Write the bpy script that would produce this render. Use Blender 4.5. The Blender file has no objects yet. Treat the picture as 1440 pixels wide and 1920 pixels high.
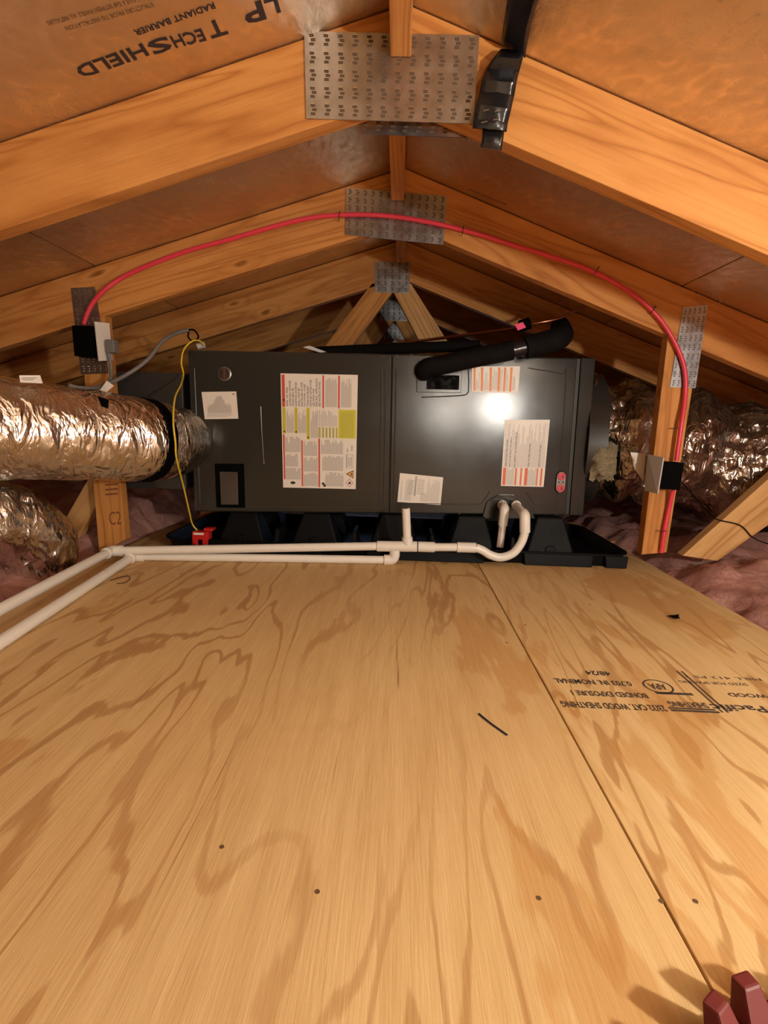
import bpy, bmesh, math, random
from mathutils import Vector, Matrix, noise
from math import sin, cos, radians, pi
random.seed(7)
S = bpy.context.scene
COL = S.collection

# ------------------------------------------------------------------ camera
CAM = Vector((0, 0, 0.46)); FPX = 1000.0
_p, _y, _r = radians(9.65), radians(1.4), radians(1.8)
FW = Vector((-sin(_y)*cos(_p), cos(_y)*cos(_p), -sin(_p)))
_rt = Vector((cos(_y), sin(_y), 0)); _up = _rt.cross(FW)
RT = cos(_r)*_rt + sin(_r)*_up; UP = -sin(_r)*_rt + cos(_r)*_up
cd = bpy.data.cameras.new('camera'); cam = bpy.data.objects.new('camera', cd); COL.objects.link(cam)
cd.sensor_fit = 'AUTO'; cd.sensor_width = 36; cd.lens = FPX/1920*36; cd.clip_start = 0.02
cam.matrix_world = Matrix.Translation(CAM) @ Matrix((RT, UP, -FW)).transposed().to_4x4()
S.camera = cam
# ------------------------------------------------------------------ world, lamps, exposure
w = bpy.data.worlds.new('sky'); S.world = w; w.use_nodes = True
w.node_tree.nodes['Background'].inputs[0].default_value = (0.45, 0.62, 1.0, 1)
w.node_tree.nodes['Background'].inputs[1].default_value = 1.6
def lamp(name, loc, watts, radius, col=(1, .86, .70)):
    l = bpy.data.lights.new(name, 'POINT'); l.energy = watts; l.shadow_soft_size = radius; l.color = col
    o = bpy.data.objects.new(name, l); COL.objects.link(o); o.location = loc
lamp('work_lamp', (0.95, -0.10, 0.58), 50, .030, (1, .93, .83))
lamp('fill_lamp', (1.05, -2.40, 0.60), 55, .09, (1, .92, .80))  # unseen fill lamp added far behind the camera, evens the light along the floor
S.view_settings.view_transform = 'Standard'; S.view_settings.look = 'None'
S.view_settings.gamma = 1; S.view_settings.exposure = 0.08
S.view_settings.use_curve_mapping = False

# ------------------------------------------------------------------ pixel -> place helpers (1440 x 1920 frame)
def ray(px, py): return (px-720)/FPX*RT - (py-960)/FPX*UP + FW
def aY(px, py, Y): d = ray(px, py); return CAM + d*(Y/d.y)
def aZ(px, py, Z): d = ray(px, py); return CAM + d*((Z-CAM.z)/d.z)
RX, RZ, ML, MR = -0.015, 1.19, 0.313, -0.366           # ridge x, deck underside at the ridge, slopes
def deck_z(x): return RZ + (ML if x < RX else MR)*(x-RX)
def aD(px, py, side):
    m = ML if side < 0 else MR; d = ray(px, py)
    return CAM + d*((RZ - m*RX - CAM.z)/(d.z - m*d.x))
# the air handler's front plane
P0 = Vector((-0.714, 1.81, 0)); UX = Vector((1.374, 0.085, 0)).normalized()
NF = Vector((UX.y, -UX.x, 0)); TILT = math.atan(.015)
UU = (UX*cos(TILT) + Vector((0, 0, sin(TILT)))).normalized(); VV = NF.cross(UU)*-1
VV = Vector((0,0,1)) - UU*UU.z; VV.normalize()
def aA(px, py, n=0.0):
    d = ray(px, py); P = P0 + NF*n
    return CAM + d*((P-CAM).dot(NF)/d.dot(NF))
O_A = aA(365, 960)
def uv(px, py): q = aA(px, py)-O_A; return q.dot(UU), q.dot(VV)
def AW(u, v, n=0): return O_A + UU*u + VV*v + NF*n

# ------------------------------------------------------------------ text outlines
_tc = {}
def text2d(body, bold=False):
    if (body, bold) in _tc: return _tc[(body, bold)]
    c = bpy.data.curves.new('t', 'FONT'); c.body = body; c.size = 1; c.resolution_u = 2
    if bold: c.offset = 0.022
    o = bpy.data.objects.new('t', c); COL.objects.link(o)
    dg = bpy.context.evaluated_depsgraph_get(); me = bpy.data.meshes.new_from_object(o.evaluated_get(dg))
    V = [(v.co.x, v.co.y) for v in me.vertices]; Fc = [tuple(p.vertices) for p in me.polygons]
    bpy.data.objects.remove(o); bpy.data.curves.remove(c); bpy.data.meshes.remove(me)
    x0 = min(v[0] for v in V); x1 = max(v[0] for v in V); y0 = min(v[1] for v in V); y1 = max(v[1] for v in V)
    _tc[(body, bold)] = ([((x-x0)/(x1-x0), (y-y0)/(y1-y0)) for x, y in V], Fc, (x1-x0)/(y1-y0))
    return _tc[(body, bold)]
for _t in ('TECHSHIELD',): text2d(_t, True)

# ------------------------------------------------------------------ mesh builder
class MB:
    def __init__(s): s.v = []; s.f = []
    def add(s, vs, fs):
        k = len(s.v); s.v += [Vector(v) for v in vs]; s.f += [tuple(i+k for i in f) for f in fs]; return s
    def quad(s, a, b, c, d): return s.add([a, b, c, d], [(0, 1, 2, 3)])
    def hexa(s, b, t):                                   # bottom loop, top loop (4 each)
        return s.add(list(b)+list(t), [(3,2,1,0), (4,5,6,7), (0,1,5,4), (1,2,6,5), (2,3,7,6), (3,0,4,7)])
    def box(s, x0, x1, y0, y1, z0, z1):
        return s.hexa([(x0,y0,z0),(x1,y0,z0),(x1,y1,z0),(x0,y1,z0)], [(x0,y0,z1),(x1,y0,z1),(x1,y1,z1),(x0,y1,z1)])
    def abox(s, u0, u1, v0, v1, n0, n1):                 # box in the air handler's frame
        return s.hexa([AW(u0,v0,n0),AW(u1,v0,n0),AW(u1,v1,n0),AW(u0,v1,n0)][::-1], [AW(u0,v0,n1),AW(u1,v0,n1),AW(u1,v1,n1),AW(u0,v1,n1)][::-1])
    def prism(s, loop, d):                               # loop of points, pushed by vector d
        n = len(loop); d = Vector(d)
        return s.add([Vector(p) for p in loop]+[Vector(p)+d for p in loop],
                     [tuple(range(n))[::-1], tuple(range(n, 2*n))]+[(i, (i+1) % n, n+(i+1) % n, n+i) for i in range(n)])
    def tube(s, pts, r, n=12, cap=True, jitter=None):
        pts = [Vector(p) for p in pts]; k = len(pts); rs = r if hasattr(r, '__len__') else [r]*k
        ring = []; up = None
        for i, p in enumerate(pts):
            t = (pts[min(i+1, k-1)]-pts[max(i-1, 0)]).normalized()
            if up is None:
                up = Vector((0, 0, 1)) if abs(t.z) < .9 else Vector((0, 1, 0))
            up = (up - t*up.dot(t)).normalized(); sd = t.cross(up)
            for j in range(n):
                a = 2*pi*j/n; rr = rs[i]
                if jitter: rr += jitter(i, a, p)
                ring.append(p + (up*cos(a)+sd*sin(a))*rr)
        fs = [(i*n+j, i*n+(j+1) % n, (i+1)*n+(j+1) % n, (i+1)*n+j) for i in range(k-1) for j in range(n)]
        if cap: fs += [tuple(range(n))[::-1], tuple((k-1)*n+j for j in range(n))]
        return s.add(ring, fs)
    def disc(s, c, nrm, r, h, n=14, r2=None):
        nrm = Vector(nrm).normalized(); return s.tube([Vector(c), Vector(c)+nrm*h], [r, r if r2 is None else r2], n)
    def text(s, body, fn, bold=False):                   # fn maps (0..1 along, 0..1 up) to a place
        V, Fc, _ = text2d(body, bold); return s.add([fn(x, y) for x, y in V], Fc)
W = {}
def smoothpath(pts, sub=6):
    pts = [Vector(p) for p in pts]; out = []
    for i in range(len(pts)-1):
        p0 = pts[max(i-1, 0)]; p1 = pts[i]; p2 = pts[i+1]; p3 = pts[min(i+2, len(pts)-1)]
        for k in range(sub):
            t = k/sub
            out.append(.5*((2*p1)+(p2-p0)*t+(2*p0-5*p1+4*p2-p3)*t*t+(3*p1-p0-3*p2+p3)*t*t*t))
    out.append(pts[-1]); return out
def link(name, me, parent, M):
    o = bpy.data.objects.new(name, me); COL.objects.link(o)
    W[o.name] = M
    if parent: o.parent = parent; o.matrix_basis = W[parent.name].inverted() @ M
    else: o.matrix_basis = M
    return o
def obj(name, mb, mat, parent=None, rot=None, smooth=False, bevel=0, origin=None):
    c = origin or sum(mb.v, Vector())/len(mb.v)
    M = Matrix.Translation(c) @ (rot.to_4x4() if rot else Matrix.Identity(4)); Mi = M.inverted()
    me = bpy.data.meshes.new(name); me.from_pydata([Mi @ v for v in mb.v], [], mb.f); me.update()
    bm = bmesh.new(); bm.from_mesh(me); bmesh.ops.recalc_face_normals(bm, faces=bm.faces)
    if bevel: bmesh.ops.bevel(bm, geom=bm.edges[:], offset=bevel, segments=2, affect='EDGES', profile=.6)
    bm.to_mesh(me); bm.free()
    if smooth:
        for p in me.polygons: p.use_smooth = True
        me.set_sharp_from_angle(angle=radians(40))
    if mat: me.materials.append(mat)
    return link(name, me, parent, M)
def tag(o, label, cat, group=None, kind=None):
    o['label'] = label; o['category'] = cat
    if group: o['group'] = group
    if kind: o['kind'] = kind
    return o
def thing(name, label, cat, loc=(0, 0, 0), group=None):
    return tag(link(name, None, None, Matrix.Translation(Vector(loc))), label, cat, group)
def struct(o): o['kind'] = 'structure'; return o

# ------------------------------------------------------------------ materials
def M_(name, col, rough=.5, metal=0.0, spec=.5):
    m = bpy.data.materials.new(name); m.use_nodes = True; b = m.node_tree.nodes['Principled BSDF']
    b.inputs['Base Color'].default_value = (*col, 1); b.inputs['Roughness'].default_value = rough
    b.inputs['Metallic'].default_value = metal; b.inputs['Specular IOR Level'].default_value = spec
    return m
class NT:
    def __init__(s, m): s.m = m; s.t = m.node_tree; s.b = s.t.nodes['Principled BSDF']
    def n(s, typ, **kw):
        x = s.t.nodes.new(typ)
        for k, v in kw.items():
            if k in x.inputs.keys() if isinstance(k, str) else False: pass
            setattr(x, k, v)
        return x
    def l(s, a, b): s.t.links.new(a, b)
    def coord(s, scale, kind='Object', rnd=0):
        tc = s.n('ShaderNodeTexCoord'); mp = s.n('ShaderNodeMapping'); mp.inputs['Scale'].default_value = scale
        src = tc.outputs[kind]
        if rnd:
            oi = s.n('ShaderNodeObjectInfo'); ad = s.n('ShaderNodeVectorMath', operation='MULTIPLY_ADD')
            cb = s.n('ShaderNodeCombineXYZ')
            for i in range(3): s.l(oi.outputs['Random'], cb.inputs[i])
            s.l(cb.outputs[0], ad.inputs[0]); ad.inputs[1].default_value = (rnd, rnd*.7, rnd*1.3); s.l(src, ad.inputs[2]); src = ad.outputs[0]
        s.l(src, mp.inputs['Vector']); return mp.outputs[0]
    def noise(s, vec, scale=1, detail=4, rough=.55, dist=0):
        x = s.n('ShaderNodeTexNoise'); s.l(vec, x.inputs['Vector']); x.inputs['Scale'].default_value = scale
        x.inputs['Detail'].default_value = detail; x.inputs['Roughness'].default_value = rough; x.inputs['Distortion'].default_value = dist
        return x.outputs['Fac']
    def math(s, op, a, b=None, c=None):
        x = s.n('ShaderNodeMath', operation=op)
        for i, q in enumerate((a, b, c)):
            if q is None: continue
            if isinstance(q, (int, float)): x.inputs[i].default_value = q
            else: s.l(q, x.inputs[i])
        return x.outputs[0]
    def ramp(s, fac, stops):
        x = s.n('ShaderNodeValToRGB'); e = x.color_ramp.elements
        while len(e) < len(stops): e.new(.5)
        for q, (p, c) in zip(e, stops): q.position = p; q.color = (*c, 1) if len(c) == 3 else c
        s.l(fac, x.inputs[0]); return x.outputs[0]
    def mix(s, fac, a, b, blend='MIX'):
        x = s.n('ShaderNodeMix', data_type='RGBA', blend_type=blend)
        for i, q in ((0, fac), (6, a), (7, b)):
            if isinstance(q, (int, float)): x.inputs[i].default_value = q
            elif isinstance(q, tuple): x.inputs[i].default_value = (*q, 1)
            else: s.l(q, x.inputs[i])
        return x.outputs[2]
    def bump(s, h, strength=.2, dist=.01):
        x = s.n('ShaderNodeBump'); x.inputs['Strength'].default_value = strength; x.inputs['Distance'].default_value = dist
        s.l(h, x.inputs['Height']); s.l(x.outputs[0], s.b.inputs['Normal'])
    def color(s, c): s.l(c, s.b.inputs['Base Color'])
    def rough(s, c): s.l(c, s.b.inputs['Roughness'])

def lumber(name, a, b, c):
    m = M_(name, a, .62, 0, .25); t = NT(m)
    warp = t.noise(t.coord((2.2, 9, 9), rnd=37), 1, 3)
    big = t.noise(t.coord((.7, 6, 8), rnd=51), 1, 2, .5, .8)
    k = t.math('PINGPONG', t.math('MULTIPLY', t.math('ADD', big, t.math('MULTIPLY', warp, .18)), 19), 1.0)
    ringc = t.ramp(k, [(0, c), (.35, b), (.75, a), (1, a)])
    fine = t.noise(t.coord((6, 190, 190), rnd=11), 1, 4, .65)
    col = t.mix(.36, ringc, t.ramp(fine, [(.25, c), (.5, b), (.75, a)]), 'MIX')
    vo = t.n('ShaderNodeTexVoronoi'); vo.inputs['Scale'].default_value = 1
    wv = t.n('ShaderNodeVectorMath', operation='MULTIPLY_ADD'); nz = t.n('ShaderNodeTexNoise'); cc = t.coord((2.6, 7, 8.5), rnd=91)
    t.l(cc, nz.inputs['Vector']); nz.inputs['Scale'].default_value = 2.5; t.l(nz.outputs['Color'], wv.inputs[0]); wv.inputs[1].default_value = (.22, .22, .22); t.l(cc, wv.inputs[2])
    t.l(wv.outputs[0], vo.inputs['Vector']); kd = vo.outputs['Distance']
    halo = t.ramp(kd, [(.05, (1, 1, 1)), (.30, (0, 0, 0))]); kr = t.math('PINGPONG', t.math('MULTIPLY', kd, 11), 1.0)
    col = t.mix(t.math('MULTIPLY', halo, .75), col, t.ramp(kr, [(0, c), (.4, b), (1, a)]))
    col = t.mix(t.ramp(kd, [(.045, (.85, .85, .85)), (.085, (0, 0, 0))]), col, tuple(q*.55 for q in c))
    blot = t.noise(t.coord((3, 7, 7), rnd=71), 1, 4)
    col = t.mix(t.ramp(blot, [(.45, (0, 0, 0)), (.75, (.6, .6, .6))]), col, c)
    t.color(col); t.bump(fine, .25, .003); return m
LUM = lumber('truss_lumber', (.64, .305, .090), (.565, .25, .066), (.36, .13, .028))
LUMP = lumber('pale_stud_lumber', (.70, .42, .17), (.60, .33, .12), (.38, .17, .05))

def plywood():
    m = M_('plywood', (.7, .45, .2), .58, 0, .25); t = NT(m)
    warp = t.noise(t.coord((5, 1.2, 1), rnd=9), 1, 4, .6)
    f1 = t.noise(t.coord((3.3, .62, 1), rnd=23), 1, 3, .5, .9)
    f1 = t.math('ADD', f1, t.math('MULTIPLY', warp, .10)); f1 = t.math('ADD', f1, t.math('MULTIPLY', t.noise(t.coord((34, 5, 1), rnd=41), 1, 3, .7), .035))
    k = t.math('PINGPONG', t.math('MULTIPLY', f1, 24), 1.0)
    line = t.ramp(k, [(0, (1, 1, 1)), (.14, (.85, .85, .85)), (.24, (0, 0, 0)), (1, (0, 0, 0))])
    f2 = t.math('ADD', t.noise(t.coord((4.2, 1.5, 1), rnd=61), 1, 4, .6, .6), t.math('MULTIPLY_ADD', t.noise(t.coord((60, 6, 1), rnd=29), 1, 3, .7), .12, -.06))
    patch = t.ramp(f2, [(.555, (0, 0, 0)), (.585, (.9, .9, .9)), (1, (1, 1, 1))])
    fine = t.noise(t.coord((230, 9, 1)), 1, 4, .7)
    mid = t.noise(t.coord((45, 3.2, 1)), 1, 4, .65)
    base = t.mix(t.ramp(mid, [(.3, (0, 0, 0)), (.7, (1, 1, 1))]), (.625, .415, .185), (.735, .52, .255))
    jag = t.noise(t.coord((70, 6, 1), rnd=17), 1, 3, .7)
    la = t.ramp(t.noise(t.coord((1.5, .9, 1), rnd=77), 1, 2), [(.34, (.1, .1, .1)), (.52, (1, 1, 1))])
    base = t.mix(t.math('MULTIPLY', t.math('MULTIPLY', line, la), .72), base, (.37, .17, .05))
    base = t.mix(t.math('MULTIPLY', patch, .6), base, (.52, .255, .075))
    base = t.mix(t.ramp(fine, [(.25, (.22, .22, .22)), (.5, (0, 0, 0))]), base, (.40, .21, .07))
    crack = t.ramp(t.noise(t.coord((150, 2.5, 1), rnd=5), 1, 2, .5), [(.20, (.8, .8, .8)), (.27, (0, 0, 0))])
    base = t.mix(t.math('MULTIPLY', t.ramp(t.noise(t.coord((3, 1.3, 1), rnd=3), 1, 4), [(.35, (0, 0, 0)), (.7, (1, 1, 1))]), .30), base, (.52, .30, .11))
    base = t.mix(crack, base, (.25, .11, .03))
    t.color(base); t.bump(t.math('ADD', fine, t.math('MULTIPLY', mid, .8)), .35, .002); return m
PLY = plywood()
def foil_deck():
    m = M_('radiant_foil', (.80, .68, .54), .34, .94); t = NT(m)
    n1 = t.noise(t.coord((3, 5, 3), rnd=13), 1, 4, .6)
    t.color(t.ramp(n1, [(.3, (.74, .61, .46)), (.7, (.92, .82, .68))]))
    scr = t.noise(t.coord((34, 20, 34), rnd=3), 1, 7, .75, 2.2)
    scr2 = t.noise(t.coord((9, 5, 9)), 1, 3); t.rough(t.math('ADD', t.math('MULTIPLY_ADD', n1, .24, .0), t.math('MULTIPLY', scr, .22)))
    t.bump(t.math('ADD', t.math('MULTIPLY', scr, .75), scr2), .36, .012); return m
DECK = foil_deck()
def foil(name, col, r0=.10, bump=.8):
    m = M_(name, col, r0, 1.0); t = NT(m)
    c = t.coord((1, 1, 1)); k1 = t.noise(t.coord((26, 26, 9)), 1, 3, .5, .5); k2 = t.noise(t.coord((70, 70, 30)), 1, 4, .6, .6)
    h = t.math('ADD', t.math('MULTIPLY', t.math('ABSOLUTE', t.math('SUBTRACT', k1, .5)), 5), t.math('MULTIPLY', k2, .55))
    t.bump(h, bump, .012); t.rough(t.math('MULTIPLY_ADD', t.noise(c, 12), .2, r0)); return m
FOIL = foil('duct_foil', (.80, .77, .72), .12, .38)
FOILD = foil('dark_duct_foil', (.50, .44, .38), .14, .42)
def galv(name, col, rough):
    m = M_(name, col, rough, 1.0); t = NT(m); n1 = t.noise(t.coord((30, 30, 30)), 1, 4)
    t.color(t.ramp(n1, [(.3, tuple(c*.72 for c in col)), (.7, col)])); t.rough(t.math('MULTIPLY_ADD', n1, .25, rough-.1)); return m
GALV = galv('galvanised_plate', (.55, .55, .56), .30)
TOOTH = M_('plate_slot', (.10, .065, .04), .7); TOOTHL = M_('plate_tooth', (.75, .72, .68), .25, 1.0)
def paint():
    m = M_('charcoal_paint', (.026, .027, .024), .3, 0, .45); t = NT(m)
    c = t.coord((1, 1, 1)); n1 = t.noise(c, 420, 2); n2 = t.noise(c, 3.2, 3)
    t.bump(t.math('ADD', t.math('MULTIPLY', n1, .085), n2), .07, .012)
    t.rough(t.math('MULTIPLY_ADD', t.noise(c, 8), .12, .13)); return m
AHP = paint()
AHD = M_('dark_recess', (.012, .012, .012), .5); AHE = M_('embossed_edge', (.045, .045, .043), .25)
STEEL = M_('screw_steel', (.35, .34, .33), .35, 1.0); DKSCREW = M_('dark_screw', (.03, .028, .025), .4, .6)
def plast(name, col, rough, b=.2, sc=300, spec=.5):
    m = M_(name, col, rough, 0, spec); t = NT(m); n1 = t.noise(t.coord((1, 1, 1)), sc, 3); t.bump(n1, b, .002)
    t.rough(t.math('MULTIPLY_ADD', t.noise(t.coord((1, 1, 1)), 14), .15, rough-.07)); return m
PANM = plast('black_pan_plastic', (.005, .005, .0055), .5, .2, 300, .10); PVC = plast('pvc', (.80, .765, .70), .32, .05)
BLK = M_('black_plastic', (.0012, .0012, .0014), .8, 0, .06); FOAM = plast('black_foam', (.007, .006, .0055), .8, .5, 160, .1)
TAPE = plast('black_tape', (.012, .012, .014), .22, .5, 40); CREAM = M_('cover_plate', (.80, .77, .72), .45)
GREYB = M_('grey_cover', (.50, .48, .46), .4); PAPER = plast('label_paper', (.78, .74, .68), .38, .04)
REDC = M_('red_cable', (.72, .045, .085), .4); YEL = M_('yellow_wire', (.75, .55, .035), .45); GREYC = M_('grey_cord', (.16, .155, .15), .5)
REDP = M_('red_plastic', (.55, .018, .015), .35); DRED = M_('dark_red_plastic', (.13, .016, .014), .5)
COPPER = galv('copper', (.62, .25, .13), .3); PINKT = M_('pink_tag', (.80, .03, .16), .5)
INK = M_('navy_ink', (.022, .020, .032), .55); INKS = M_('faint_ink', (.13, .075, .045), .55); STAMP = M_('stamp_ink', (.06, .045, .035), .7)
PGREY = M_('print_grey', (.38, .36, .34), .5); PDK = M_('print_dark', (.12, .11, .10), .5); PRED = M_('print_red', (.58, .075, .045), .45)
PYEL = M_('print_yellow', (.60, .56, .02), .45); PYD = M_('print_olive', (.42, .40, .06), .5); PORG = M_('print_orange', (.80, .25, .045), .45)
PORR = M_('print_vermilion', (.72, .12, .03), .45); PBLK = M_('print_black', (.015, .015, .015), .5); HAZ = M_('print_amber', (.75, .36, .05), .45)
def pink():
    m = M_('pink_fibreglass', (.62, .26, .22), 1.0, 0, .05); t = NT(m); c = t.coord((1, 1, 1))
    n1 = t.noise(c, 14, 6, .7, 1.0); n2 = t.noise(c, 120, 4, .7, 2)
    t.color(t.ramp(n1, [(.3, (.55, .22, .18)), (.55, (.76, .40, .34)), (.75, (.86, .58, .50))])); t.bump(t.math('ADD', n1, t.math('MULTIPLY', n2, .5)), .9, .02); return m
PINK = pink()
DRY = M_('drywall', (.35, .30, .26), .9); OSB = M_('gable_board', (.22, .12, .06), .8)

# ------------------------------------------------------------------ the room
fl = struct(obj('floor', MB().box(-2.7, 2.7, -3.6, 5.2, -.26, -.24), DRY))
def panel(x0, x1, mat=PLY):
    b = MB().box(x0, x1, -3.6, 2.60, -.018, 0); return obj('plywood_panel', b, mat, fl, bevel=.0012)
pA = panel(-.945, .2762); pB = panel(.2790, .885)
for jy in (-.76, -.15, .46, 1.07, 1.68, 2.29): obj('floor_joist', MB().box(-2.6, 2.6, jy-.019, jy+.019, -.239, -.0185), LUM, fl)
M_SC = M_('floor_screw', (.16, .10, .055), .5, .3)
for (px, py) in ((595, 1672), (1010, 1684), (1240, 1690), (1304, 1690), (416, 1588), (950, 1205), (985, 1172), (1106, 1134)):
    q = aZ(px, py, 0); o = obj('screw', MB().disc(q+Vector((0, 0, -.002)), (0, 0, 1), .0027, .0024, 8), M_SC, pA if q.x < .277 else pB)
# underside of the roof: sheets with open joints, foil faced
ce = struct(link('ceiling', None, None, Matrix.Translation((RX, 2, RZ))))
def roof_sheet(xa, xb, y0, y1):
    za, zb = deck_z(xa), deck_z(xb)
    b = MB().hexa([(xa, y0, za), (xb, y0, zb), (xb, y1, zb), (xa, y1, za)], [(xa, y0, za+.012), (xb, y0, zb+.012), (xb, y1, zb+.012), (xa, y1, za+.012)])
    return obj('roof_panel', b, DECK, ce, bevel=.001)
R1 = roof_sheet(-.943, RX-.0005, -3.6, 2.33); roof_sheet(-.943, RX-.0005, 2.335, 5.2)
roof_sheet(-2.05, -.947, -3.6, 1.71); roof_sheet(-2.05, -.947, 1.715, 5.2); roof_sheet(-2.7, -2.054, -3.6, 5.2)
roof_sheet(RX+.0005, .821, -3.6, 2.33); roof_sheet(RX+.0005, .821, 2.335, 5.2)
R4 = roof_sheet(.825, 1.93, -3.6, 1.71); roof_sheet(.825, 1.93, 1.715, 5.2); roof_sheet(1.934, 2.7, -3.6, 5.2)
m = MB(); 
m.prism([(-2.7, -3.6, deck_z(-2.7)+.0125), (RX, -3.6, RZ+.0125), (2.7, -3.6, deck_z(2.7)+.0125), (2.7, -3.6, deck_z(2.7)+.03), (RX, -3.6, RZ+.03), (-2.7, -3.6, deck_z(-2.7)+.03)], (0, 8.85, 0))
obj('roof_underlay', m, OSB, ce)
struct(obj('wall_left', MB().box(-2.72, -2.69, -3.6, 5.2, -.26, .36), OSB)); struct(obj('wall_right', MB().box(2.69, 2.72, -3.6, 5.2, -.26, .21), OSB))
struct(obj('wall_front', MB().prism([(-2.7, -3.62, -.26), (2.7, -3.62, -.26), (2.7, -3.62, deck_z(2.7)), (RX, -3.62, RZ), (-2.7, -3.62, deck_z(-2.7))], (0, .018, 0)), OSB))
# far gable with an open louvred vent
VW, VB, VT = .80, .22, .86
gw = struct(obj('wall_back', MB().box(-2.7, -VW, 5.2, 5.22, -.26, .35).box(VW, 2.7, 5.2, 5.22, -.26, .20)
    .prism([(-2.7, 5.2, .35), (-VW, 5.2, .35), (-VW, 5.2, deck_z(-VW)), (-2.7, 5.2, deck_z(-2.7))], (0, .02, 0))
    .prism([(VW, 5.2, .20), (2.7, 5.2, .20), (2.7, 5.2, deck_z(2.7)), (VW, 5.2, deck_z(VW))], (0, .02, 0))
    .box(-VW, VW, 5.2, 5.22, -.26, VB).prism([(-VW, 5.2, VT), (VW, 5.2, VT), (VW, 5.2, deck_z(VW)), (RX, 5.2, RZ), (-VW, 5.2, deck_z(-VW))], (0, .02, 0)), OSB))
for i in range(9):
    z = VB+.03+i*.072
    obj('vent_slat', MB().hexa([(-VW, 5.19, z), (VW, 5.19, z), (VW, 5.24, z-.022), (-VW, 5.24, z-.022)], [(-VW, 5.19, z+.006), (VW, 5.19, z+.006), (VW, 5.24, z-.016), (-VW, 5.24, z-.016)]), GREYB, gw)
# printing on the roof sheets (reads from the eave side)
def on_deck(side, px0, py0, px1, py1, h, off=.0006):     # baseline from px0 to px1, letters rise towards +y
    a = aD(px0, py0, side); b = aD(px1, py1, side); dn = Vector((0, 0, -off)); up = Vector((0, h, 0))
    return lambda x, y: a.lerp(b, x) + up*y + dn
def dprint(name, body, side, p0, p1, h, mat, bold, par):
    return obj(name, MB().text(body, on_deck(side, *p0, *p1, h), bold), mat, par)
b = MB()
dprint('printed_word', 'T', -1, (416, 33), (383, 43), .036, INK, True, R1)
dprint('printed_word', 'ECH', -1, (377, 53), (317, 68), .028, INK, True, R1)
dprint('printed_word', 'S', -1, (311, 66), (272, 80), .031, INK, True, R1)
dprint('printed_word', 'HIELD', -1, (266, 81), (137, 126), .028, INK, True, R1)
dprint('printed_word', 'RADIANT BARRIER', -1, (400, 4), (249, 57), .012, INK, True, R1)
dprint('printed_word', 'L', -1, (519, -6), (494, 1), .032, INK, True, R1)
dprint('printed_word', 'P', -1, (489, 0), (450, 12), .040, INK, True, R1)
dprint('printed_word', 'STRUCTURE PRIOR TO INSTALLATION', -1, (285, 4), (120, 50), .008, INKS, False, R1)
dprint('printed_word', 'LEAVE A GAP BETWEEN PANELS. ALL INSTALLERS', -1, (255, -6), (85, 40), .008, INKS, False, R1)
dprint('printed_word', 'RADIANT BARRIER SURFACE', 1, (950, 382), (878, 353), .010, INKS, False, R4)
# grade stamp on the right-hand plywood sheet, upside down from here
def on_floor(x0, x1, y, h): return lambda x, yy: Vector((x0+(x1-x0)*x, y-h*yy, .0005))
st = MB()
for body, xa, xb, y, h, bo in (('23/32 CAT. WOOD SHEATHING', .462, .288, .850, .020, True), ('BONDED EXPOSURE 1', .450, .318, .890, .018, True),
                               ('0.703 IN. NOMINAL', .440, .300, .933, .019, True), ('48/24', .417, .370, .970, .018, True),
                               ('SHEATHING', .540, .475, .865, .018, True), ('APA', .500, .470, .928, .022, True), ('Pacific', .635, .545, .862, .022, True), ('PLYWOOD', .70, .600, .905, .014, True),
                               ('SIZED FOR SPACING', .66, .535, .945, .010, False), ('MILL 412 PS 1', .70, .560, .968, .010, False)):
    st.text(body, on_floor(xa, xb, y, h), bo)
for (x0, x1, y0, y1) in ((.468, .548, .832, .838), (.468, .545, .840, .845), (.470, .535, .889, .897), (.552, .555, .835, .985), (.561, .564, .835, .985)):
    st.quad((x0, y0, .0005), (x1, y0, .0005), (x1, y1, .0005), (x0, y1, .0005))
for i in range(28):
    a0, a1 = 2*pi*i/28, 2*pi*(i+1)/28; f = lambda a, k: Vector((.486+.026*k*cos(a), .918+.026*k*sin(a), .0005)); st.quad(f(a0, 1), f(a1, 1), f(a1, .88), f(a0, .88))
obj('grade_stamp', st, STAMP, pB)

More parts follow.
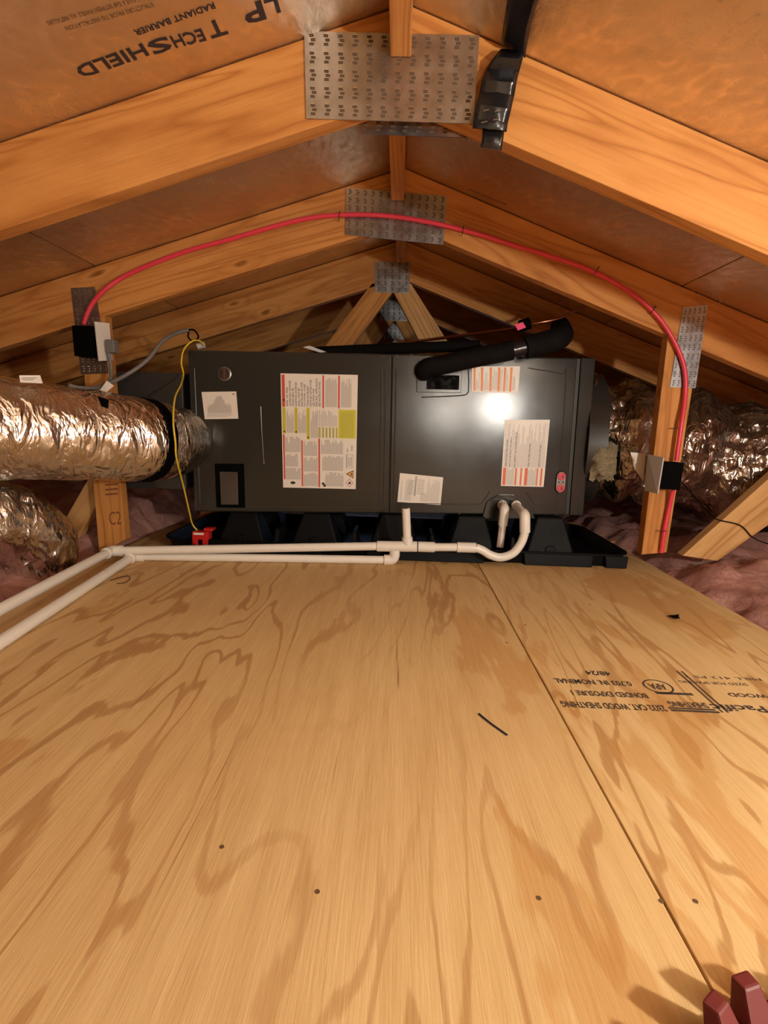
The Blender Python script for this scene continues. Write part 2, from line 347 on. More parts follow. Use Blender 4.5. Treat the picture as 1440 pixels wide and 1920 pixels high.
# ------------------------------------------------------------------ roof trusses
def board(name, loop, Y, mat, parent, th=.038, bevel=.002, ax=None):
    loop = [(p[0], p[-1]) for p in loop]
    d = Vector((loop[1][0]-loop[0][0], 0, loop[1][1]-loop[0][1])) if ax is None else Vector(ax)
    d.normalize(); rot = Matrix((d, Vector((0, 1, 0)), d.cross(Vector((0, 1, 0))))).transposed()
    return obj(name, MB().prism([(x, Y, z) for x, z in loop], (0, th, 0)), mat, parent, rot, bevel=bevel)
def plate(par, corners, Y, cols, rows, single, name='gusset_plate'):
    """corners: TL TR BR BL (x, z) ; thin steel plate with punched teeth"""
    c = [Vector((x, Y, z)) for x, z in corners]
    p = obj(name, MB().prism(c, (0, .0015, 0)), GALV, par)
    f = lambda s, t: (c[0].lerp(c[1], s)).lerp(c[3].lerp(c[2], s), t)
    du = (c[1]-c[0]).normalized(); dv = (c[0]-c[3]).normalized(); n = Vector((0, -1, 0))
    wd = (c[1]-c[0]).length/cols; hd = (c[0]-c[3]).length/rows
    def cluster():
        m1 = MB(); m2 = MB()
        for k in range(3):
            o = du*(.0 if k != 1 else wd*.10) + dv*((1-k)*hd*.24)
            a, bb = wd*.16, hd*.055
            m1.prism([o-du*a-dv*bb+n*.0002, o+du*a-dv*bb+n*.0002, o+du*a+dv*bb+n*.0002, o-du*a+dv*bb+n*.0002], n*.0004)
            m2.prism([o-du*a+dv*bb, o+du*a+dv*bb, o+du*a+dv*(bb+hd*.03), o-du*a+dv*(bb+hd*.03)], n*.003)
        return m1, m2
    m1, m2 = cluster()
    if single:
        me = None
        for r in range(rows):
            for q in range(cols):
                pos = f((q+.5)/cols, (r+.5)/rows)
                if me is None:
                    a = MB(); a.add(m1.v, m1.f); k1 = len(m1.f); a.add(m2.v, m2.f)
                    me = bpy.data.meshes.new('tooth_cluster'); me.from_pydata(a.v, [], a.f); me.materials.append(TOOTH); me.materials.append(TOOTHL)
                    for i, pl in enumerate(me.polygons): pl.material_index = 0 if i < k1 else 1
                link('tooth_cluster', me, p, Matrix.Translation(pos))
    else:
        a = MB(); l = MB()
        for r in range(rows):
            for q in range(cols):
                pos = f((q+.5)/cols, (r+.5)/rows); a.add([v+pos for v in m1.v], m1.f); l.add([v+pos for v in m2.v], m2.f)
        o = obj('nail_slots', a, TOOTH, p); o['kind'] = 'stuff'; o = obj('nail_teeth', l, TOOTHL, p); o['kind'] = 'stuff'
    return p
ZL = 1.039
def chords(t, Y):
    E = 2.64
    zu = lambda x: deck_z(x)-.002; zl = lambda x: deck_z(x)-.151
    board('top_chord', [(-E, zl(-E)), (RX-.0004, zl(RX-1e-6)), (RX-.0004, zu(RX-1e-6)), (-E, zu(-E))], Y, LUM, t)
    board('top_chord', [(RX+.0004, zl(RX)), (E, zl(E)), (E, zu(E)), (RX+.0004, zu(RX))], Y, LUM, t)
def pxs(Y, *ps): return [(lambda v: (v.x, v.z))(aY(a, b, Y)) for a, b in ps]
TY = [1.08, 1.70, 2.32, 2.94, 3.56, 4.18]
tl = ['near roof truss with a large toothed steel plate at its peak, nearest the viewer', 'second roof truss from the viewer, its rafters carrying the red cable',
      'third roof truss, behind the charcoal air handler, with a small square peak plate', 'fourth roof truss from the viewer, seen through the diagonals above the air handler',
      'fifth roof truss from the viewer, deep in the dark attic', 'farthest roof truss, next to the gable vent']
T = []
for Y, lb in zip(TY, tl):
    t = thing('roof_truss', lb, 'truss', (RX, Y, RZ), 'roof trusses along the attic'); T.append(t); chords(t, Y)
# truss 1
plate(T[0], pxs(1.075, (570, 57), (899, 65), (888, 231), (574, 221)), 1.0765, 12, 5, True)
plate(T[0], [(-.10, 1.132), (.155, 1.132), (.155, .994), (-.10, .998)], 1.1192, 10, 5, False)
# truss 2: peak plate, two posts, plates on the posts, short webs
plate(T[1], pxs(1.697, (649, 352), (838, 368), (831, 459), (647, 440)), 1.6965, 13, 6, False)
def to_chord(a, b, m):                                   # line a->b up to the underside of the rafter
    zl = lambda x: deck_z(x)-.1512; dx, dz = b[0]-a[0], b[1]-a[1]; k = (zl(a[0])-a[1])/(dz-m*dx); return (a[0]+dx*k, a[1]+dz*k)
lp = pxs(1.70, (186, 1040), (235, 1012), (198, 600), (150, 610)); lp[2], lp[3] = to_chord(lp[1], lp[2], ML), to_chord(lp[0], lp[3], ML); board('post', lp, 1.70, LUM, T[1], ax=(lp[3][0]-lp[0][0], 0, lp[3][1]-lp[0][1]))
PL = T[1].children[-1]
rp = pxs(1.70, (1203, 1040), (1250, 1036), (1312, 640), (1255, 610)); rp[2], rp[3] = to_chord(rp[1], rp[2], MR), to_chord(rp[0], rp[3], MR); board('post', rp, 1.70, LUM, T[1], ax=(rp[3][0]-rp[0][0], 0, rp[3][1]-rp[0][1]))
plate(T[1], pxs(1.697, (133, 540), (178, 538), (204, 700), (152, 702)), 1.6965, 5, 9, False)
plate(T[1], pxs(1.697, (1281, 576), (1327, 572), (1304, 728), (1256, 726)), 1.6965, 5, 9, False)
board('web', pxs(1.74, (60, 1080), (175, 880), (215, 880), (120, 1060)), 1.742, LUMP, T[1])
board('web', pxs(1.745, (1280, 1042), (1500, 845), (1560, 900), (1345, 1052)), 1.745, LUMP, T[1])
# post markings
INKB = M_('brown_ink', (.22, .07, .03), .7)
Yp = 1.6995
for k in range(3):
    q = [aY(a, b, Yp) for a, b in ((197, 908+k*9), (221, 906+k*9), (221, 909+k*9), (197, 911+k*9))]; obj('ink_mark', MB().quad(*q), INKB, PL)
a0, a1, a2 = aY(205, 985, Yp), aY(228, 983, Yp), aY(203, 960, Yp); obj('ink_mark', MB().text('C2', lambda x, y: a0+(a1-a0)*x+(a2-a0)*y), INKB, PL)
# trusses 3..6: pair of diagonal webs and a square plate
wl = pxs(2.32, (615, 641), (698, 530), (735, 548), (666, 641)); wr = pxs(2.32, (787, 641), (738, 548), (770, 531), (840, 641))
def ext(a, b, z):
    k = (z-b[1])/(a[1]-b[1]); return (b[0]+(a[0]-b[0])*k, z)
pc = pxs(2.318, (702, 490), (769, 491), (767, 550), (703, 548))
for i in range(2, 6):
    Y = TY[i]
    board('web', [ext(wl[0], wl[1], .01), wl[1], wl[2], ext(wl[3], wl[2], .01)], Y, LUM, T[i])
    board('web', [ext(wr[0], wr[1], .01), wr[1], wr[2], ext(wr[3], wr[2], .01)], Y, LUMP if i == 2 else LUM, T[i])
    plate(T[i], pc, Y-.002, 5, 5, False)
# ridge blocks between the trusses
for k, (y0, y1, xo, lab) in enumerate(((.54, 1.0755, -.022, 'ridge block in front of the nearest truss, its end on the large plate'), (1.120, 1.694, -.030, 'ridge block between the first and second trusses'),
                                  (1.742, 2.315, -.020, 'ridge block between the second and third trusses'), (2.362, 2.936, -.020, 'ridge block behind the third truss'))):
    o = obj('ridge_block', MB().box(xo-.0185, xo+.0185, y0, y1, 1.098+(.004 if k == 0 else 0), 1.183), LUM, None, Matrix(((0, 0, 1), (1, 0, 0), (0, 1, 0))), bevel=.002)
    tag(o, lab, 'wood block', 'ridge blocks under the roof peak')

# ------------------------------------------------------------------ black strap on the near truss
rows = [((948, -30), (1015, -30), .90), ((944, 40), (997, 40), 1.02), ((938, 95), (984, 95), 1.066), ((925, 108), (980, 110), 1.052), ((912, 130), (974, 132), 1.066), ((903, 150), (968, 156), 1.050), ((899, 172), (964, 180), 1.060), ((893, 196), (958, 206), 1.048), ((888, 222), (952, 230), 1.056), ((886, 240), (950, 246), 1.050)]
def strip(rows, n=7):
    m = MB(); k = len(rows)
    for i, (l, r, Y) in enumerate(rows):
        a, b = aY(*l, Y), aY(*r, Y)
        for j in range(n):
            p = a.lerp(b, j/(n-1)); p.y += .005*noise.noise(p*70)-.002*(1-abs(2*j/(n-1)-1)); m.v.append(p)
    for i in range(k-1):
        for j in range(n-1): q = i*n+j; m.f.append((q, q+1, q+n+1, q+n))
    return m
def solid(o, th):
    md = o.modifiers.new('thickness', 'SOLIDIFY'); md.thickness = th; md.offset = 0; return o
s = thing('plastic_strap', 'crumpled shiny black plastic strap wrapped over the near right rafter', 'strap', aY(930, 150, 1.06))
# bring the top rows up to the roof sheet
tp = [aD(952, 0, 1), aD(1010, 0, 1)]
o = solid(obj('front_fold', strip(rows[2:]), TAPE, s, smooth=True), .0022)
o = solid(obj('hanging_tail', strip([((905, 236), (946, 242), 1.062), ((904, 258), (943, 264), 1.064), ((901, 276), (940, 283), 1.065)]), TAPE, s, smooth=True), .0022)
m = MB(); up_ = [((966, -90), (1040, -90)), ((958, -40), (1022, -40)), ((950, 0), (1006, 0)), ((944, 40), (996, 40)), ((940, 75), (988, 78)), ((939, 92), (985, 94))]
up_ = [(Vector(l).lerp(Vector(l2), k/2), Vector(r).lerp(Vector(r2), k/2)) for (l, r), (l2, r2) in zip(up_, up_[1:]) for k in (0, 1)]+[(Vector((939, 92)), Vector((985, 94)))]
for i, (l, r) in enumerate(up_[2:]):
    a, b_ = aD(*l, 1), aD(*r, 1)
    for j in range(6):
        p = a.lerp(b_, j/5); p.z += -.007-.005*noise.noise(p*35)-.004*i/8; p.y = min(p.y, 1.066); m.v.append(p)
for i in range(8):
    for j in range(5): q = i*6+j; m.f.append((q, q+1, q+7, q+6))
solid(obj('upper_run', m, TAPE, s, smooth=True), .0022)
for a, c in ((911, 207), (933, 209), (908, 229), (930, 224)):
    p = aY(a, c, 1.043); obj('staple', MB().tube([p+Vector((-.005, 0, -.001)), p+Vector((.005, 0, .0015))], .001, 6), STEEL, s)

# ------------------------------------------------------------------ air handler
U1, V1 = uv(1115, 668)
U1 = uv(1105, 815)[0]; V1 = .546; DEP = .44
ah = thing('air_handler', 'charcoal metal air handler cabinet lying in the black drain pan', 'air handler', AW(U1/2, 0, -DEP/2))
us = uv(732, 812)[0]; ue = uv(1072, 815)[0]
obj('cabinet', MB().abox(0, U1, 0, V1, -DEP, -.012), AHP, ah, bevel=.003)
lpan = obj('blower_panel', MB().abox(.001, us-.002, .004, V1-.003, -.0118, 0), AHP, ah, bevel=.003)
rpan = obj('coil_panel', MB().abox(us+.002, ue, .004, V1-.003, -.0118, 0), AHP, ah, bevel=.003)
obj('end_flange', MB().abox(ue+.014, U1, .002, V1-.001, -.0118, .002), AHP, ah, bevel=.003)
obj('seam_gap', MB().abox(ue, ue+.013, .004, V1-.004, -.0118, -.006), AHD, ah)
def bead(pts, r, name='embossed_bead', par=lpan, mat=AHE): return obj(name, MB().tube(pts, r, 8), mat, par, smooth=True)
for x in (.018, .032): bead([AW(us-x, .03, 0), AW(us-x, V1-.05, 0)], .003)
for x in (.016,): bead([AW(us+x, .03, 0), AW(us+x, V1-.05, 0)], .003, par=rpan)
bead([AW(.02, .03, 0), AW(.02, V1-.06, 0)], .002); bead([AW(.02, .022, 0), AW(us-.05, .022, 0)], .0015)
bead(smoothpath([AW(us+.035, .04, 0), AW(us+.30, .038, 0), AW(us+.33, .048, 0), AW(us+.355, .085, 0)], 5), .0016, par=rpan)
bead(smoothpath([AW(us+.485, .085, 0), AW(us+.51, .045, 0), AW(us+.53, .04, 0), AW(ue-.05, .04, 0), AW(ue-.035, .055, 0), AW(ue-.035, V1-.07, 0), AW(ue-.05, V1-.055, 0), AW(*uv(990, 690), 0)], 5), .0016, par=rpan)
a = uv(878, 690); c = uv(878, 742); d0 = uv(790, 745)
bead(smoothpath([AW(a[0], a[1], 0), AW(c[0], c[1]+.03, 0), AW(c[0]-.004, c[1]+.008, 0), AW(c[0]-.03, c[1], 0), AW(d0[0], d0[1], 0)], 5), .002, par=rpan)
def scr(px, py, par):
    q = uv(px, py); obj('screw', MB().disc(AW(*q, 0), NF, .0042, .0025, 8), DKSCREW, par)
for q in ((375, 949), (533, 953), (712, 958), (357, 664), (521, 664), (719, 668)): scr(*q, lpan)
for q in ((745, 668), (771, 668), (795, 732), (850, 733), (861, 962), (1040, 962)): scr(*q, rpan)
# knock-out, viewing window
kx = uv(421, 701)
obj('knockout', MB().disc(AW(*kx, -.002), NF, .0235, .0045, 24).disc(AW(*kx, .0025), NF, .0235, .001, 24, .022), M_('zinc_ring', (.22, .21, .20), .3, .8), lpan, smooth=True)
obj('knockout_hole', MB().disc(AW(*kx, .0036), NF, .0185, .0004, 24), M_('hole_brown', (.025, .012, .008), .6), lpan)
obj('knockout_strip', MB().abox(kx[0]-.003, kx[0]+.004, kx[1]-.016, kx[1]+.017, .0041, .0055), M_('inner_strip', (.10, .045, .02), .4), lpan)
a, c = uv(403, 869), uv(460, 952)
win = obj('window_frame', MB().abox(a[0], c[0], c[1], a[1], .0, .004), BLK, lpan, bevel=.002)
a, c = uv(413, 884), uv(448, 946)
obj('window_pane', MB().abox(a[0], c[0], c[1], a[1], .0045, .008), M_('tinted_pane', (.06, .05, .042), .12), lpan, bevel=.002)
sc0, sc1 = uv(489, 762), uv(495, 868)
obj('scratch', MB().tube([AW(*sc0, .0004), AW(*uv(491, 810), .0004), AW(*sc1, .0004)], [.0015, .0006, .0004], 6).disc(AW(*sc1, 0), NF, .0018, .0008, 8), M_('bare_metal', (.6, .58, .55), .4), lpan)
# refrigerant line entry plate
a, c = uv(782, 690), uv(864, 737)
obj('line_entry_plate', MB().abox(a[0], c[0], c[1], a[1], .0, .004), AHP, rpan, bevel=.0015)
m = MB(); qa, qb = uv(800, 703), uv(860, 731)
for j in range(10):
    for i in range(16):
        x, y = i/15, j/9; e = min(1, 5*min(x, 1-x, y, 1-y)); u_, v_ = qa[0]+(qb[0]-qa[0])*x, qa[1]+(qb[1]-qa[1])*y
        m.v.append(AW(u_, v_, .0042+e*max(0, .006+.016*noise.noise(Vector((u_*60, v_*60, 3))))))
for j in range(9):
    for i in range(15): q = j*16+i; m.f.append((q, q+1, q+17, q+16))
obj('sealant', m, PANM, rpan, smooth=True)
# drain boss
m = MB(); lo = [uv(x, y) for x, y in ((903, 972), (912, 940), (935, 927), (965, 927), (990, 940), (1003, 972))]
m.prism([AW(x, y, 0) for x, y in lo], NF*.006); bo = obj('drain_boss', m, AHP, rpan, bevel=.002)
# two red plugs in an oval plate
pc1, pc2 = uv(1052, 893), uv(1050, 915)
m = MB(); lo = []
for k in range(13): an = pi*k/12; lo.append((pc1[0]+.0185*cos(an), pc1[1]+.0185*sin(an)))
for k in range(13): an = pi+pi*k/12; lo.append((pc2[0]+.0185*cos(an), pc2[1]+.0185*sin(an)))
m.prism([AW(x, y, 0) for x, y in lo], NF*.003); ov = obj('plug_plate', m, BLK, rpan)
m = MB(); cc = ((pc1[0]+pc2[0])/2, (pc1[1]+pc2[1])/2)
m.prism([AW(cc[0]+(x-cc[0])*.86, cc[1]+(y-cc[1])*.93, .003) for x, y in lo], NF*.001); obj('plug_sticker', m, M_('sticker_grey', (.30, .27, .25), .5), rpan)
for q in (pc1, pc2):
    obj('red_plug', MB().disc(AW(*q, .004), NF, .0135, .003, 20).disc(AW(*q, .007), NF, .0135, .0005, 20, .012), M_('plug_red', (.62, .05, .075), .4), rpan)['label'] = 'round red drain plug'
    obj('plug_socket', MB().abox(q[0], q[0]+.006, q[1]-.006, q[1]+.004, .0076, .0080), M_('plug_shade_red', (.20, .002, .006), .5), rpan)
m = MB()
for sgn in (-1, 1): m.add([AW(cc[0]+sgn*.002, cc[1], .0043), AW(cc[0]+sgn*.010, cc[1]+.005, .0043), AW(cc[0]+sgn*.010, cc[1]-.005, .0043)], [(0, 1, 2)])
obj('arrow_mark', m, PBLK, rpan)

# stickers: a paper part with its printing as sub-parts
def sticker(name, quad, par, label):
    Q = [uv(*q) for q in quad]
    def f(s, t, n=.0007):
        x = (Q[0][0]*(1-s)+Q[1][0]*s)*(1-t)+(Q[3][0]*(1-s)+Q[2][0]*s)*t; y = (Q[0][1]*(1-s)+Q[1][1]*s)*(1-t)+(Q[3][1]*(1-s)+Q[2][1]*s)*t
        return AW(x, y, n)
    m = MB(); m.hexa([f(0, 0, .0001), f(1, 0, .0001), f(1, 1, .0001), f(0, 1, .0001)], [f(0, 0, .0006), f(1, 0, .0006), f(1, 1, .0006), f(0, 1, .0006)])
    o = obj(name, m, PAPER, par); o['label'] = label
    return o, f
def rects(f, L, n=.0008):
    m = MB()
    for s0, s1, t0, t1 in L: m.quad(f(s0, t0, n), f(s1, t0, n), f(s1, t1, n), f(s0, t1, n))
    return m
def vlines(s0, s1, t0, t1, step, ragtop=.2, fill=.55, gaps=0):     # rotated lines of small print with ragged ends
    L = []; s = s0
    while s < s1:
        tt = t0 + random.random()**2*(t1-t0)*ragtop
        if gaps:
            y = t1
            while y > tt:
                h = random.uniform(.008, .03); L.append((s, min(s+step*fill, s1), max(tt, y-h), y)); y -= h+.005
        else: L.append((s, min(s+step*fill, s1), tt, t1))
        s += step
    return L
wl_, f = sticker('warning_label', ((526, 700), (671, 703), (667, 917), (531, 914)), lpan, 'large white warning label with red and yellow bars')
for r_ in [(.012, .052, .01, .285), (.54, .562, .01, .29), (.745, .768, .01, .29), (.012, .034, .525, .925), (.255, .276, .575, .985), (.485, .508, .555, .99)]: obj('red_bar', rects(f, [r_]), PRED, wl_)
for r_ in [(.012, .055, .288, .518), (.172, .212, .288, .515), (.33, .372, .288, .565), (.752, .985, .30, .55)]: obj('yellow_bar', rects(f, [r_]), PYEL, wl_)
obj('olive_print', rects(f, vlines(.49, .74, .455, .548, .046, .1, .55)+vlines(.02, .05, .30, .49, .014, .05, .4)+vlines(.18, .21, .30, .49, .014, .05, .4)+vlines(.338, .37, .30, .53, .014, .05, .4)+vlines(.78, .96, .315, .54, .012, .1, .45), .0010), PYD, wl_)
L = []
L += vlines(.58, .73, .03, .28, .012, .25) + vlines(.785, .92, .03, .28, .012, .3)
L += vlines(.065, .165, .31, .51, .012, .5) + vlines(.22, .325, .31, .51, .012, .5) + vlines(.385, .485, .31, .55, .012, .4) + vlines(.50, .74, .31, .45, .020, .4, .4)
L += vlines(.04, .245, .54, .68, .013, .5) + vlines(.04, .21, .69, .81, .013, .3) + vlines(.04, .245, .82, .925, .013, .4)
L += vlines(.285, .47, .58, .71, .013, .3) + vlines(.285, .475, .72, .85, .013, .3) + vlines(.285, .475, .86, .98, .013, .2)
L += vlines(.52, .82, .56, .69, .013, .4) + vlines(.54, .82, .705, .84, .013, .15) + vlines(.58, .83, .85, .98, .013, .3)
obj('small_print', rects(f, L), PGREY, wl_)
hm = MB(); lines = ['RISK OF FIRE.', 'AUXILIARY DEVICES', 'WHICH MAY BE', 'IGNITION SOURCES', 'SHALL NOT BE', 'INSTALLED IN THE', 'DUCTWORK, OTHER', 'THAN AUXILIARY', 'DEVICES LISTED FOR', 'USE WITH THE', 'SPECIFIC APPLIANCE.', 'SEE INSTRUCTIONS.']
for i, b_ in enumerate(lines):
    s1 = .092+i*.0385; ln = len(b_)*.0128
    hm.text(b_, lambda x, y, s1=s1, ln=ln: f(s1-.026*y, .278-ln*x, .0009), True)
obj('warning_text', hm, PDK, wl_)
hz = MB(); hz.add([f(.86, .865, .0008), f(.965, .83, .0008), f(.965, .905, .0008)], [(0, 1, 2)]); obj('hazard_border', hz, PBLK, wl_)
hz = MB(); hz.add([f(.88, .866, .0009), f(.958, .84, .0009), f(.958, .895, .0009)], [(0, 1, 2)]); obj('hazard_triangle', hz, HAZ, wl_)
hz = MB(); dm = lambda k, n: [f(.912+.055*k, .945, n), f(.912, .945-.038*k, n), f(.912-.055*k, .945, n), f(.912, .945+.038*k, n)]
hz.quad(*dm(1, .0008)); obj('diamond_border', hz, PRED, wl_); hz = MB(); hz.quad(*dm(.82, .0009)); obj('diamond', hz, PAPER, wl_)
fm = MB()
def flame(s, t, k): fm.add([f(s-.018*k, t+.010*k, .001), f(s+.018*k, t+.010*k, .001), f(s+.020*k, t-.002*k, .001), f(s+.006*k, t-.018*k, .001), f(s-.004*k, t-.006*k, .001), f(s-.018*k, t-.002*k, .001)], [(0, 1, 2, 3, 4, 5)])
flame(.912, .946, 1); flame(.938, .867, .7)
for s, t in ((.035, .225), (.034, .498), (.19, .500), (.35, .547)): fm.add([f(s-.016, t+.008, .0011), f(s+.016, t+.008, .0011), f(s, t-.012, .0011)], [(0, 1, 2)])
for s, t, rx, ry in ((.135, .955, .036, .013), (.55, .957, .02, .012), (.57, .975, .02, .012)):
    fm.add([f(s+rx*cos(2*pi*i/12), t+ry*sin(2*pi*i/12), .0009) for i in range(12)], [tuple(range(12))])
obj('pictogram', fm, PBLK, wl_)
obj('model_box', rects(f, [(.86, .875, .69, .815), (.95, .957, .69, .815), (.875, .95, .69, .694), (.875, .95, .811, .815)]+vlines(.885, .945, .71, .80, .022, .2, .5)+[(.87, .885, .64, .67), (.93, .945, .61, .66)]), PGREY, wl_)
o1, f1 = sticker('chart_label', ((378, 735), (443, 734), (447, 785), (384, 786)), lpan, 'white label with a faint grey chart')
L = []; s_ = .12
while s_ < .82:
    h = .25+.35*math.exp(-((s_-.48)/.16)**2)+random.uniform(-.05, .1); L.append((s_, s_+.008, .78-h, .78)); s_ += .014
obj('chart_print', rects(f1, L+[(.1, .85, .80, .815)]+[(.08, .80, .85, .87), (.08, .7, .90, .915)]), PGREY, o1); obj('chart_mark', rects(f1, [(.88, .95, .06, .13)]), PGREY, o1)
o2, f2 = sticker('caution_label', ((885, 687), (975, 687), (971, 737), (885, 735)), rpan, 'white label with six orange bars')
for r_ in [(.03, .075, .04, .95), (.185, .235, .04, .95), (.37, .418, .04, .95), (.545, .592, .04, .95), (.67, .715, .04, .95), (.80, .85, .04, .95)]: obj('orange_bar', rects(f2, [r_]), PORG, o2)
obj('small_print', rects(f2, vlines(.09, .17, .2, .9, .028, .5, .3)+vlines(.25, .36, .15, .9, .03, .6, .3)+vlines(.43, .53, .1, .9, .03, .5, .3)+vlines(.60, .66, .1, .9, .03, .5, .3)+vlines(.73, .79, .1, .9, .03, .5, .3)+vlines(.87, .93, .35, .9, .02, .3, .4)), PGREY, o2)
o3, f3 = sticker('notice_label', ((947, 787), (1031, 787), (1019, 913), (939, 911)), rpan, 'tall white notice label with vermilion tabs')
for r_ in [(.03, .10, .72, .985), (.31, .35, .72, .985), (.43, .47, .72, .985), (.53, .60, .72, .985), (.81, .84, .72, .985), (.90, .94, .72, .985)]: obj('vermilion_tab', rects(f3, [r_]), PORR, o3)
obj('small_print', rects(f3, vlines(.03, .97, .05, .71, .024, .55, .4, 1)+vlines(.12, .30, .72, .98, .03, .2, .4)+vlines(.61, .80, .72, .98, .03, .2, .4)), PGREY, o3)
hm = MB()
for s1, b_, t0 in ((.10, 'RISK OF ELECTRIC SHOCK', .70), (.19, 'CAN CAUSE INJURY OR DEATH', .72), (.30, 'DISCONNECT ALL POWER SUPPLIES', .72), (.62, 'RISK OF FIRE HAZARD', .70), (.86, 'REPLACE ALL PANELS', .7)):
    hm.text(b_, lambda x, y, s1=s1, t0=t0, b_=b_: f3(s1-.034*y, t0-len(b_)*.0185*x, .0010), True)
obj('notice_text', hm, PDK, o3)
o4, f4 = sticker('rating_label', ((750, 887), (831, 895), (826, 947), (745, 941)), rpan, 'small white rating label set slightly askew')
L = vlines(.05, .09, .2, .9, .02, .3, .4, 1)+vlines(.16, .30, .12, .92, .022, .4, .4, 1)+vlines(.66, .95, .1, .92, .022, .4, .45, 1)+vlines(.52, .66, .6, .92, .022, .3, .45, 1)+[(.36, .40, .05, .75)]
for k in range(9): L.append((.20, .34, .2+k*.06, .22+k*.06)); L.append((.42, .58, .16+k*.06, .18+k*.06))
obj('rating_print', rects(f4, L), PGREY, o4)
# refrigerant lines
rl = thing('refrigerant_line', 'black foam covered refrigerant pipe rising from the air handler front', 'pipe', aA(800, 690, .03))
pts = smoothpath([aA(797, 700, .012), aA(800, 690, .035), aA(830, 684, .050), aA(880, 673, .058), aA(960, 657, .062)], 5)
obj('lower_sleeve', MB().tube(pts, [.030]*3+[.031]*(len(pts)-3), 16), FOAM, rl, smooth=True)
pts = [aA(955, 658, .062), aA(990, 650, .064)]
obj('taped_joint', MB().tube(pts, .026, 14), TAPE, rl, smooth=True)
pts = smoothpath([aA(985, 652, .064), aA(1020, 643, .066), aA(1046, 635, .066), aA(1054, 628, .02), aA(1053, 622, -.10), aA(1050, 612, -.30)], 5)
obj('upper_sleeve', MB().tube(pts, .0365, 18), FOAM, rl, smooth=True)
ln = smoothpath([aY(590, 660, 2.16), aY(700, 655, 2.10), aY(780, 652, 2.05), aY(900, 648, 2.02)], 5)
tag(obj('foam_tube', MB().tube(ln, .020, 12), FOAM, None, smooth=True), 'black foam tube lying along the air handler top', 'pipe')
cu = thing('copper_line', 'thin bare copper pipe rising to the right rafter above the air handler', 'pipe', aY(946, 617, 1.93))
obj('pipe', MB().tube(smoothpath([aY(612, 657, 2.16), aY(780, 640, 2.12), aY(946, 618, 1.93), aY(1000, 607, 1.84), aY(1050, 596, 1.84), aY(1097, 572, 1.90)], 6), .0052, 10), COPPER, cu, smooth=True)
obj('cap', MB().tube([aY(975, 612, 1.835), aY(993, 606, 1.835)], .019, 14), BLK, cu, smooth=True)
q = [aY(a, b, 1.812) for a, b in ((965, 609), (980, 604), (986, 614), (971, 620))]
obj('pink_tag', MB().prism(q, (0, -.002, 0)), PINKT, cu)['label'] = 'bright pink paper tag'
# white sheet scraps / conduit ends lying on the cabinet top
tag(obj('paper_scrap', MB().prism([aY(568, 651, 2.0), aY(580, 648, 2.0), aY(612, 660, 2.0), aY(600, 661, 2.0)], (0, .03, .002)), PAPER), 'crumpled pale paper scrap on the air handler top edge', 'paper')

# ------------------------------------------------------------------ drain pan
pan = thing('drain_pan', 'black moulded plastic drain pan under the air handler', 'drain pan', (0, 2.05, 0))
def rrect(x0, x1, y0, y1, r, z, n=6, scal=0):
    L = []
    for cx, cy, a0 in ((x1-r, y0+r, -pi/2), (x1-r, y1-r, 0), (x0+r, y1-r, pi/2), (x0+r, y0+r, pi)):
        for k in range(n+1): a = a0+pi/2*k/n; L.append((cx+r*cos(a), cy+r*sin(a), z))
    return L
X0, X1, YA, YB = -.80, .79, 1.752, 2.300
loops = [rrect(X0+.016, X1-.016, YA+.016, YB-.016, .06, .0005), rrect(X0+.004, X1-.004, YA+.004, YB-.004, .065, .040), rrect(X0-.004, X1+.004, YA-.004, YB+.004, .07, .041), rrect(X0-.004, X1+.004, YA-.004, YB+.004, .07, .046),
         rrect(X0+.004, X1-.004, YA+.004, YB-.004, .065, .046), rrect(X0+.019, X1-.019, YA+.019, YB-.019, .06, .004)]
m = MB(); n = len(loops[0])
for lo in loops: m.v += [Vector(p) for p in lo]
for i in range(len(loops)-1):
    for j in range(n): m.f.append((i*n+j, i*n+(j+1) % n, (i+1)*n+(j+1) % n, (i+1)*n+j))
m.f.append(tuple(range(n))[::-1]); m.f.append(tuple((len(loops)-1)*n+j for j in range(n)))
obj('tray', m, PANM, pan, smooth=True)
def bulge(x0, x1):
    return obj('wall_bulge', MB().hexa([(x0+.004, YA-.010, .0005), (x1-.004, YA-.010, .0005), (x1, YA+.012, .0005), (x0, YA+.012, .0005)], [(x0, YA-.004, .040), (x1, YA-.004, .040), (x1+.004, YA+.006, .040), (x0-.004, YA+.006, .040)]), PANM, pan, bevel=.003)
bulge(.43, .66); bulge(.70, .775); bulge(-.1, .30); bulge(-.7, -.25)
for px in (455, 592, 738, 884, 1032):
    cx = aY(px, 1000, 1.85).x; zt = (AW(0, 0, 0)+UU*(cx-AW(0, 0).x)).z-.003
    for yy, first in ((1.835, True), (2.12, False)):
        bw, tw = .088, .046
        o = obj('support_pad', MB().hexa([(cx-bw, yy-.01, .004), (cx+bw, yy-.01, .004), (cx+bw, yy+.13, .004), (cx-bw, yy+.13, .004)], [(cx-tw, yy+.030, zt), (cx+tw, yy+.030, zt), (cx+tw, yy+.095, zt), (cx-tw, yy+.095, zt)]), PANM, pan, bevel=.006)
        if first:
            obj('pad_notch', MB().prism([(cx-.020, yy-.014, .006), (cx+.020, yy-.014, .006), (cx+.018, yy-.004, .040), (cx+.011, yy-.002, .048), (cx-.011, yy-.002, .048), (cx-.018, yy-.004, .040)], (0, .02, 0)), PANM, pan, bevel=.003)
